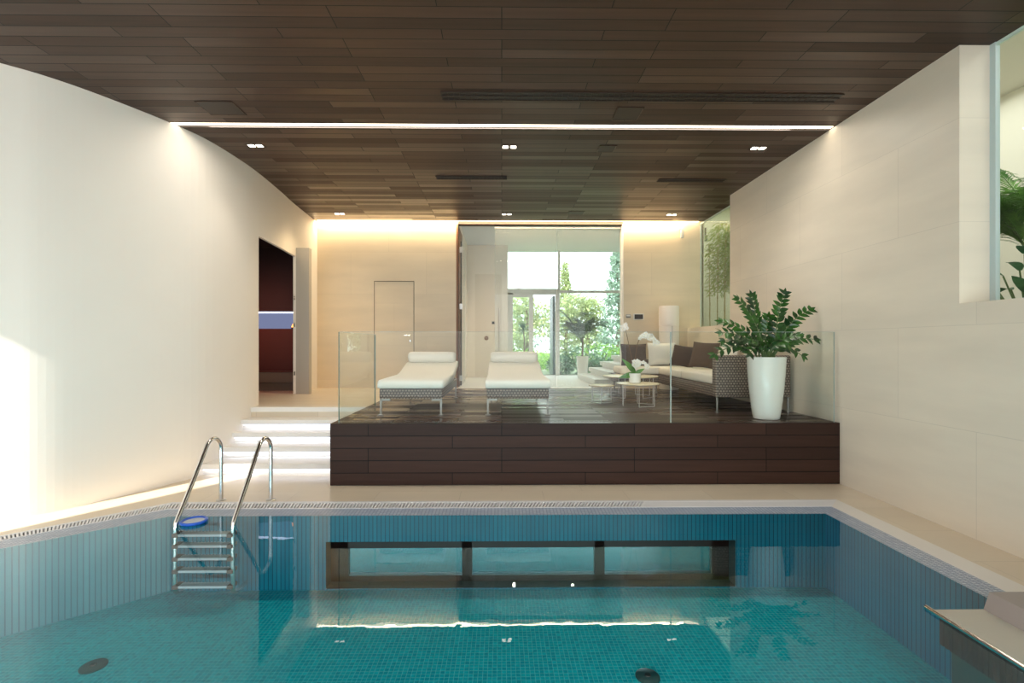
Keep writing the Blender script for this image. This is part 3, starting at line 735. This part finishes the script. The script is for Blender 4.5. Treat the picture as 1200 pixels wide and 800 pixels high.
for tx, ty, tz in tips:
    base = Vector((R(-.07,.07)+tx*.08, R(-.07,.07), .73)); tip = Vector((tx, ty, .765+tz))
    mid = base.lerp(tip, .5)+Vector((-tx*.18,-ty*.1,.10+.12*abs(tx)+max(0,.25-tz)*.45))
    L = (tip-base).length; N = max(6, int(L/.066)); pts = []
    for i in range(N+1):
        u = i/N; pts.append((1-u)**2*base+2*u*(1-u)*mid+u*u*tip)
    g = MB(); g.tube(pts, .011, 6, .35); s = g.build('stem', M['stem'], t, smooth=True)
    lf = MB()
    for i in range(max(2,N//4), N+1):
        d = (pts[min(i+1,N)]-pts[i-1]).normalized(); side = d.cross(Vector((0,-.75,.66))).normalized(); nn = side.cross(d)
        u = i/N; ll = .125*(1-.25*abs(u-.5)*2)
        for sgn in (-1,1):
            dd = (side*sgn*.85+d*.62+Vector((R(-.15,.15),R(-.2,.2),R(-.1,.15)))).normalized()
            lf.leaf(pts[i], dd, nn+Vector((R(-.3,.3),R(-.3,.3),R(-.2,.2))), ll, ll*.52, .12, 5)
    lf.leaf(pts[-1], (pts[-1]-pts[-2]), (0,-1,.3), .09, .04, .1, 4)
    lf.build('leaves', M['leaf_zz'], s, smooth='leaf')

# ------------------------------------------------------------------ palms and greenery generators
def frond(g, p, az, L, elev, droop, nl, ll, lw_, stem=None):
    p = Vector(p); h = Vector((math.cos(az), math.sin(az), 0)); pts = []
    N = 14
    for i in range(N+1):
        u = i/N; pts.append(p+h*(L*u*math.cos(elev)*(1-.15*u))+Vector((0,0,L*(u*math.sin(elev)-droop*u*u))))
    if stem: stem.tube(pts, .008, 5, .3)
    side = h.cross(Vector((0,0,1)))
    for k in range(nl):
        u = .22+.78*k/(nl-1); i = min(N-1, int(u*N)); f = u*N-i; q = pts[i].lerp(pts[i+1], min(1,f)); d = (pts[i+1]-pts[i]).normalized()
        l = ll*(.45+.9*math.sin(PI*min(1,.15+.8*u)))*.8
        for sg in (-1,1):
            dd = side*sg*.75+d*.75+Vector((0,0,R(.0,.25)))
            g.leaf(q, dd, Vector((0,0,1)), l, lw_, .45, 3)
def potted_palm(x, y, z, label, mat, n, L, trunk, potr, poth, ll=.22, az0=0):
    t = thing('potted_palm', label, 'potted palm', (x,y,z))
    if poth:
        g = MB(); g.lathe([(potr*.72,0),(potr*.78,.01),(potr,poth),(potr*.9,poth),(potr*.88,poth-.04)], 28); g.build('pot', M['gloss_white'], t, smooth=True)
        g = MB(); g.lathe([(potr*.88,poth-.05),(potr*.6,poth-.04)], 20); g.build('soil', M['soil'], t)
    g = MB(); g.tube([(0,0,max(0,poth-.05)),(.01,.01,poth+trunk)], .03, 8, .6); g.build('trunk', M['bark'], t)
    for k in range(n):
        s = MB(); lf = MB(); az = az0+2*PI*k/n*1.618*1.0+R(-.2,.2)
        frond(lf, (0,0,poth+trunk*R(.6,1)), az, L*R(.75,1.05), R(.75,1.35), R(.25,.5), 28, ll, .022, s)
        so = s.build('frond_stem', M['stem'], t); lf.build('leaflets', mat, so, smooth='leaf')
    return t
potted_palm(2.23,13.35,FH+.003,'palm in a white pot by the hall window', M['leaf_palm_dark'], 19, 1.25, .55, .17, .60, .30)

# winter garden behind the right wall
WG = 1.75
mb = MB(); mb.box(4.3,7.3,-4,12.6,WG-.1,WG); struct(mb, 'floor_winter_garden', M['soil'])
mb = MB(); mb.box(7.2,7.3,-4,12.6,WG,5.2); mb.box(4.45,7.3,12.5,12.6,WG,5.2); mb.box(4.3,4.42,BY+.2,12.6,WG,5.2); mb.box(4.3,7.3,-4,12.6,5.2,5.3); mb.box(4.0,4.45,-4,12.6,CZ+.12,5.3)
mb.box(4.3,7.3,-4.1,-4,WG,5.2)
struct(mb, 'wall_winter_garden', simple('winter_garden_plaster', S('e6e2d4'), .8))
for i, (a, b, lab) in enumerate(((-4,4.15,'tall frameless pane above the stone ledge near the viewer'),(8.37,BY,'greenish pane before the bamboo'))):
    t = thing('window_%d' % (i+2), lab, 'window', (4.255,a,1.99)); t['kind'] = 'structure'
    g = MB(); g.box(-.006,.006,.0,b-a,.002,CZ-1.99); g.build('pane', M['glass_green'] if i else M['glass_win'], t)
    g = MB(); g.box(-.02,.02,b-a-.05,b-a,.002,CZ-1.99) if i == 0 else g.box(-.01,.01,b-a-.02,b-a,.002,CZ-1.99)
    g.build('frame', simple('pale_blue_profile', S('bccbcb'), .3), t)
    g = MB(); g.box(-.012,.012,0,b-a,CZ-1.99-.03,CZ-1.992); g.build('top_profile', simple('pale_green_profile', S('cfe0d4'), .3), t)
# palms near
potted_palm(5.5,4.95,WG,'feathery green palm behind the right hand pane', M['leaf_palm'], 24, 1.1, 1.2, .2, 0, .38)
potted_palm(6.1,3.9,WG,'feathery palm nearest the viewer behind the right hand pane', M['leaf_palm'], 14, 1.2, 1.3, .2, 0, .38, .5)
for i, (x, y, z) in enumerate(((5.2,4.72,WG),)):
    t = thing('broadleaf_plant', 'broad leaved dark plant below the palm behind the right pane', 'plant', (x,y,z))
    for k in range(20):
        az = 2*PI*k/20+R(-.2,.2); el = R(.7,1.35); L = R(.4,.9)
        b = Vector((0,0,0)); tip = Vector((math.cos(az)*math.cos(el)*L, math.sin(az)*math.cos(el)*L, math.sin(el)*L))
        g = MB(); g.tube([b,tip*.5,tip], .008, 5); s = g.build('stem', M['stem'], t)
        g = MB(); g.leaf(tip, (tip.x,tip.y,tip.z*.3), (0,0,1), .3, .10, .5, 7); g.build('leaf', M['leaf_shrub_d'], s, smooth='leaf')
# bamboo
bl = ['leftmost thin bamboo cane behind the greenish pane']+['leafy bamboo cane in the clump behind the greenish pane']*8
bxy = [(4.80,11.1),(4.86,10.85),(5.0,11.15),(4.93,10.65),(5.10,11.0),(5.03,10.5),(5.2,10.9),(5.16,10.5),(5.35,10.8)]
for i, (x, y) in enumerate(bxy):
    t = thing('bamboo', bl[i], 'bamboo', (x,y,WG), group='bamboo canes behind the greenish pane')
    H = 2.55 if i else 2.2; lean = R(-.04,.05)
    g = MB(); pts = [(lean*u*u, R(-.01,.01), H*u) for u in [q/8 for q in range(9)]]; g.tube(pts, .013, 7, .5)
    for q in range(1,9): g.lathe([(.017,-.008),(.017,.008)], 7, pts[q][0], pts[q][1], pts[q][2])
    g.build('culm', M['culm'], t, smooth=True)
    g = MB(); 
    for q in range(260 if i else 60):
        u = R(.35,1)**.8 if i else R(.75,1); az = R(0,2*PI); r = R(.03,.26)
        p = Vector((lean*u*u+r*math.cos(az), r*math.sin(az), H*u+R(-.1,.12)))
        g.leaf(p, (math.cos(az),math.sin(az),R(-.9,.2)), (R(-1,1),R(-1,1),1), R(.11,.18), .028, .25, 2)
    g.build('foliage', M['leaf_bamboo'], t, smooth='leaf')
t = thing('garden_spotlight', 'small dark spotlight fixed high behind the greenish pane', 'spotlight', (4.9,11.6,4.25))
g = MB(); g.box(-.02,.02,-.02,.02,0,.2); g.build('bracket', M['black'], t)
g = MB(); g.lathe([(.05,-.12),(.06,0)], 14); g.build('head', M['leaf_palm_dark'], t)

# ------------------------------------------------------------------ garden outside
mb = MB(); mb.add([(-30,14.6,.62),(40,14.6,.62),(40,80,.3),(-30,80,.3)], [(0,1,2,3)])
o = mb.build('ground', M['grass']); tag(o, 'bright green garden lawn', 'ground', kind='structure')
def blob(g, c, r, n, s, flat=1):
    for _ in range(n):
        d = Vector((random.gauss(0,1), random.gauss(0,1), random.gauss(0,1))).normalized()*(R(.35,1)**.5)
        p = Vector(c)+Vector((d.x*r[0], d.y*r[1], d.z*r[2])); g.leaf(p, (R(-1,1),R(-1,1),R(-.6,.8)), (R(-1,1),R(-1,1),1), s*R(.7,1.3), s*.5, .1, 2)
def shrub(x, y, r, h, label, mat, n=420, s=.13):
    t = thing('garden_shrub', label, 'shrub', (x,y,.55), group='shrubs in the garden')
    g = MB()
    for k in range(4): g.tube([(0,0,0),(R(-.5,.5)*r,R(-.5,.5)*r,h*.7)], .015, 5)
    g.build('stem', M['bark'], t)
    g = MB(); blob(g, (0,0,h*.55), (r,r,h*.5), n, s); g.build('foliage', mat, t, smooth='leaf')
slabs = ['low bright shrub outside the narrow door pane','round shrub outside the open garden door','bluish shrub just right of the open garden door','dark shrub behind the potted palm','yellow green shrub right of the potted palm','shrub at the right end of the big pane','low shrub far back in the lawn','wide dark shrub low in the right pane','shrub behind the hall stairs']
for i, (x, y, r, h) in enumerate(((.6,17,.7,.9),(1.3,18.5,.6,.8),(2.0,16.6,.5,.7),(2.7,16.6,.8,1.0),(3.5,17.5,.9,1.1),(4.6,17.6,.9,1.1),(1.6,21,1.0,.8),(3.3,15.8,.6,.6),(4.2,16,.7,.8))):
    shrub(x, y, r, h, slabs[i], [M['leaf_shrub'],M['leaf_shrub'],M['leaf_shrub_d'],M['leaf_shrub_d'],M['leaf_shrub'],M['leaf_shrub'],M['leaf_shrub'],M['leaf_shrub_d'],M['leaf_shrub_d']][i])
t = thing('yucca', 'spiky yucca on a slim trunk outside the narrow pane', 'yucca', (.74,16.2,.55))
g = MB(); g.tube([(0,0,0),(.02,0,1.25),(-.02,0,1.55)], .03, 7, .7); g.build('trunk', M['bark'], t)
g = MB()
for k in range(60):
    az = R(0,2*PI); el = R(-.2,1.4); g.leaf((-.02,0,1.55), (math.cos(az)*math.cos(el),math.sin(az)*math.cos(el),math.sin(el)), (0,0,1), R(.3,.42), .03, .2, 3)
g.build('leaves', M['leaf_palm_dark'], t, smooth='leaf')
def gtree(x, y, h, r, label, mat, n=2200, conif=False, s=.2):
    t = thing('garden_tree', label, 'tree', (x,y,.45), group='trees beyond the lawn')
    g = MB(); g.tube([(0,0,0),(.1,0,h*.5),(0,.1,h*.92)], .12, 8, .3); g.build('trunk', M['bark'], t)
    g = MB()
    if conif:
        for k in range(12):
            u = k/11; blob(g, (0,0,h*(.12+.86*u)), (r*(1-u*.85),r*(1-u*.85),h*.07), int(n/12*(1.2-u*.6)), s)
    else:
        for k in range(9): blob(g, (R(-.6,.6)*r,R(-.6,.6)*r,h*R(.3,.92)), (r*.55,r*.55,h*.16), n//9, s)
    g.build('crown', mat, t, smooth='leaf')
gtree(1.2,24,3.6,1.4,'pale yellow green tree outside the narrow door pane', M['leaf_tree1'])
gtree(3.35,25.5,5.3,1.0,'slender light green tree behind the middle mullion', M['leaf_tree1'], conif=True)
gtree(4.3,24.5,3.7,1.2,'low yellow green tree behind the potted palm', M['leaf_tree1'])
gtree(5.5,23,5.7,1.25,'tall blue green conifer at the right of the window', M['leaf_tree2'], n=3600, conif=True)
gtree(4.2,32,4.6,2.4,'pale tree farther back behind the lawn', M['leaf_tree2'])
gtree(0.6,31,4.2,2.0,'distant bluish tree at the left of the garden door', M['leaf_tree2'])
gtree(8.9,27,6.0,1.8,'conifer beyond the right edge of the window', M['leaf_tree2'], conif=True)

# ------------------------------------------------------------------ pool ladder, ring, steel housing
t = thing('pool_ladder', 'stainless steel pool ladder with two curved handrails', 'ladder', (0,0,0))
for (xt, xw) in ((-2.95,-2.965),(-2.43,-2.445)):
    g = MB(); pts = [(xt,5.12,0.0),(xt,5.12,.2),(xt,5.12,.42)]
    for k in range(0,11):
        a = math.radians(144)*k/10; pts.append((xt-.006*k/10, 4.99+.13*math.cos(a), .54+.13*math.sin(a)))
    pts += [(xt*.6+xw*.4,4.70,.367),(xt*.2+xw*.8,4.52,.12),(xw,4.445,.015),(xw,4.43,-.05),(xw,4.43,-.12),(xw,4.43,-.56),(xw,4.46,-.62),(xw,4.53,-.64),(xw,4.66,-.64)]
    # smooth path
    sp = catmull([p for p in pts], 3) if False else pts
    P3 = [Vector(p) for p in pts]; out = []
    for i in range(len(P3)-1):
        p0, p1, p2, p3 = P3[max(i-1,0)], P3[i], P3[i+1], P3[min(i+2,len(P3)-1)]
        for j in range(3):
            u = j/3; out.append(.5*((2*p1)+(p2-p0)*u+(2*p0-5*p1+4*p2-p3)*u*u+(3*p1-p0-3*p2+p3)*u**3))
    out.append(P3[-1])
    g.tube(out, .0205, 14); rail = g.build('handrail', M['steel'], t, smooth=True)
    g = MB(); g.lathe([(.048,0),(.048,.006),(.026,.012)], 24, xt, 5.12, 0); g.build('floor_flange', M['steel_satin'], rail, smooth=True)
for z in (-.09,-.19,-.304,-.417,-.558):
    g = MB(); g.rbox(-2.95,-2.46,4.405,4.48,z-.014,z+.008,.004,2)
    for k in range(16): g.box(-2.94+k*.03,-2.93+k*.03,4.405,4.48,z+.008,z+.011)
    tr_ = g.build('tread', M['rib'], t)
    g = MB()
    for x in (-2.975,-2.485): g.rbox(x,x+.05,4.395,4.49,z-.02,z+.014,.006,2)
    g.build('tread_cap', M['ribcap'], tr_)
t = thing('floating_ring', 'blue plastic ring floating beside the ladder', 'float', (-2.84,4.50,WZ+.006))
g = MB(); g.tube([(.1*math.cos(2*PI*i/32), .1*math.sin(2*PI*i/32), .012) for i in range(33)], .014, 10); g.build('rim', M['blue'], t, smooth=True)
g = MB(); g.lathe([(.092,.008),(.092,.012)], 28); g.build('disc', M['clearring'], t)
t = thing('water_spout_housing', 'stainless steel water housing at the right pool edge', 'pool fitting', (2.62,1.3,0))
g = MB(); g.box(.04,.36,0,1.66,-.02,-.004); g.build('tray', M['steel_satin'], t, bevel=.003)
g = MB(); g.add([(.36,0,-.012),(.36,1.66,-.012),(.46,1.72,.07),(.46,0,.07),(.92,1.72,.07),(.92,0,.07),(.92,0,-.02),(.92,1.72,-.02),(.46,1.72,-.02),(.36,1.66,-.02),(.36,0,-.02)],
      [(0,1,2,3),(3,2,4,5),(5,4,7,6),(2,8,7,4),(1,9,8,2),(0,3,5,6,10)]); g.build('sloped_cover', simple('taupe_metal_cover', S('9d9490'), .4, .2), t)
g = MB(); g.tube([(.02,-.02,.0),(.02,1.68,.0)], .014, 12); g.build('rolled_lip', M['steel'], t, smooth=True)
g = MB(); g.box(.05,.09,0,1.62,-.19,-.02)
for k in range(54): g.box(.044,.05,k*.03,k*.03+.014,-.19,-.03)
g.build('ribbed_front', M['steel_dark'], t)
g = MB(); g.box(.1,.6,0.02,1.6,-.6,-.19); g.build('submerged_box', M['winreveal'], t, bevel=.01)

# ------------------------------------------------------------------ lights
def area(name, loc, rot, sx, sy, p, col, spread=PI):
    l = bpy.data.lights.new(name, 'AREA'); l.shape = 'RECTANGLE'; l.size = sx; l.size_y = sy; l.energy = p; l.color = col; l.spread = spread
    o = bpy.data.objects.new(name, l); o.location = loc; o.rotation_euler = rot; C.objects.link(o); return o
area('strip_lamp', (0,5.76,CZ+.012), (0,0,0), 7.0, .1, 65, (1,.92,.82))
area('cove_lamp', (-.0,10.2,CZ+.02), (.25,0,0), 7.7, .08, 85, (1,.76,.45))
area('winter_garden_fill', (5.8,5,5.15), (0,0,0), 2.4, 14, 230, (1,.99,.95))  # added fill light for the enclosed winter garden, no fixture there
def spot(name, loc, e, col, size=2.4, rad=.04):
    l = bpy.data.lights.new(name, 'SPOT'); l.energy = e; l.spot_size = size; l.spot_blend = .9; l.color = col; l.shadow_soft_size = rad
    o = bpy.data.objects.new(name, l); o.location = loc; C.objects.link(o); return o
spot('hall_lamp', (.3,12.2,VC-.03), 70, (1,.9,.78)); spot('hall_lamp', (1.8,12.2,VC-.03), 70, (1,.9,.78))
for (y, k) in tv:
    xl = lwx(y)+.05; area('stair_lamp', ((xl-2.0)/2, y+.035, FH*k/5-.085), (0,0,0), -2.02-xl, .02, .45, (.8,.86,1))
area('spa_red_fill', (-4.9,8.9,2.6), (.8,0,0), .8, .3, 9, (1,.35,.25))  # added red fill so the lower maroon wall reads as lit
spot('landing_lamp', (-3.1,8.7,CZ-.03), 90, (1,.74,.42), 2.0)
for y in (6.35,9.62):
    for x in (-3.21,.10,3.39):
        l = bpy.data.lights.new('downlight_lamp', 'SPOT'); l.energy = 32; l.spot_size = 1.5; l.spot_blend = .8; l.color = (1,.9,.78); l.shadow_soft_size = .06
        o = bpy.data.objects.new('downlight_lamp', l); o.location = (x,y,CZ-.02); C.objects.link(o)
l = bpy.data.lights.new('sun', 'SUN'); l.energy = 9.5; l.angle = .012; l.color = (1,.95,.86)
o = bpy.data.objects.new('sun', l); C.objects.link(o); o.rotation_euler = Vector((.70,1,-1)).to_track_quat('-Z','Y').to_euler()
area('pool_fill', (-1,.95,-.2), (PI/2-.45,0,0), 7.5, .3, 130, (.92,1,1))  # added hidden fill inside the pool, brightens the turquoise basin
w = bpy.data.worlds.new('world'); sc.world = w; w.use_nodes = True; nt = w.node_tree
bg = nt.nodes['Background']; bg.inputs[0].default_value = (.89,.95,1,1); bg.inputs[1].default_value = 3.9

# ------------------------------------------------------------------ camera
cam = bpy.data.cameras.new('camera'); co = bpy.data.objects.new('camera', cam); C.objects.link(co); sc.camera = co
cam.sensor_width = 36; cam.lens = 567/1200*36; cam.clip_start = .05; cam.clip_end = 300
co.location = (0,0,1.63); co.rotation_euler = (PI/2, 0, -.012)
cam.shift_x = (600-594.8)/1200; cam.shift_y = (404-400)/1200
sc.view_settings.view_transform = 'Standard'
sc.view_settings.exposure = 0
cy = sc.cycles
cy.use_denoising = True; cy.max_bounces = 10; cy.diffuse_bounces = 5; cy.glossy_bounces = 5; cy.transparent_max_bounces = 24
cy.caustics_reflective = False; cy.caustics_refractive = False; cy.sample_clamp_indirect = 6
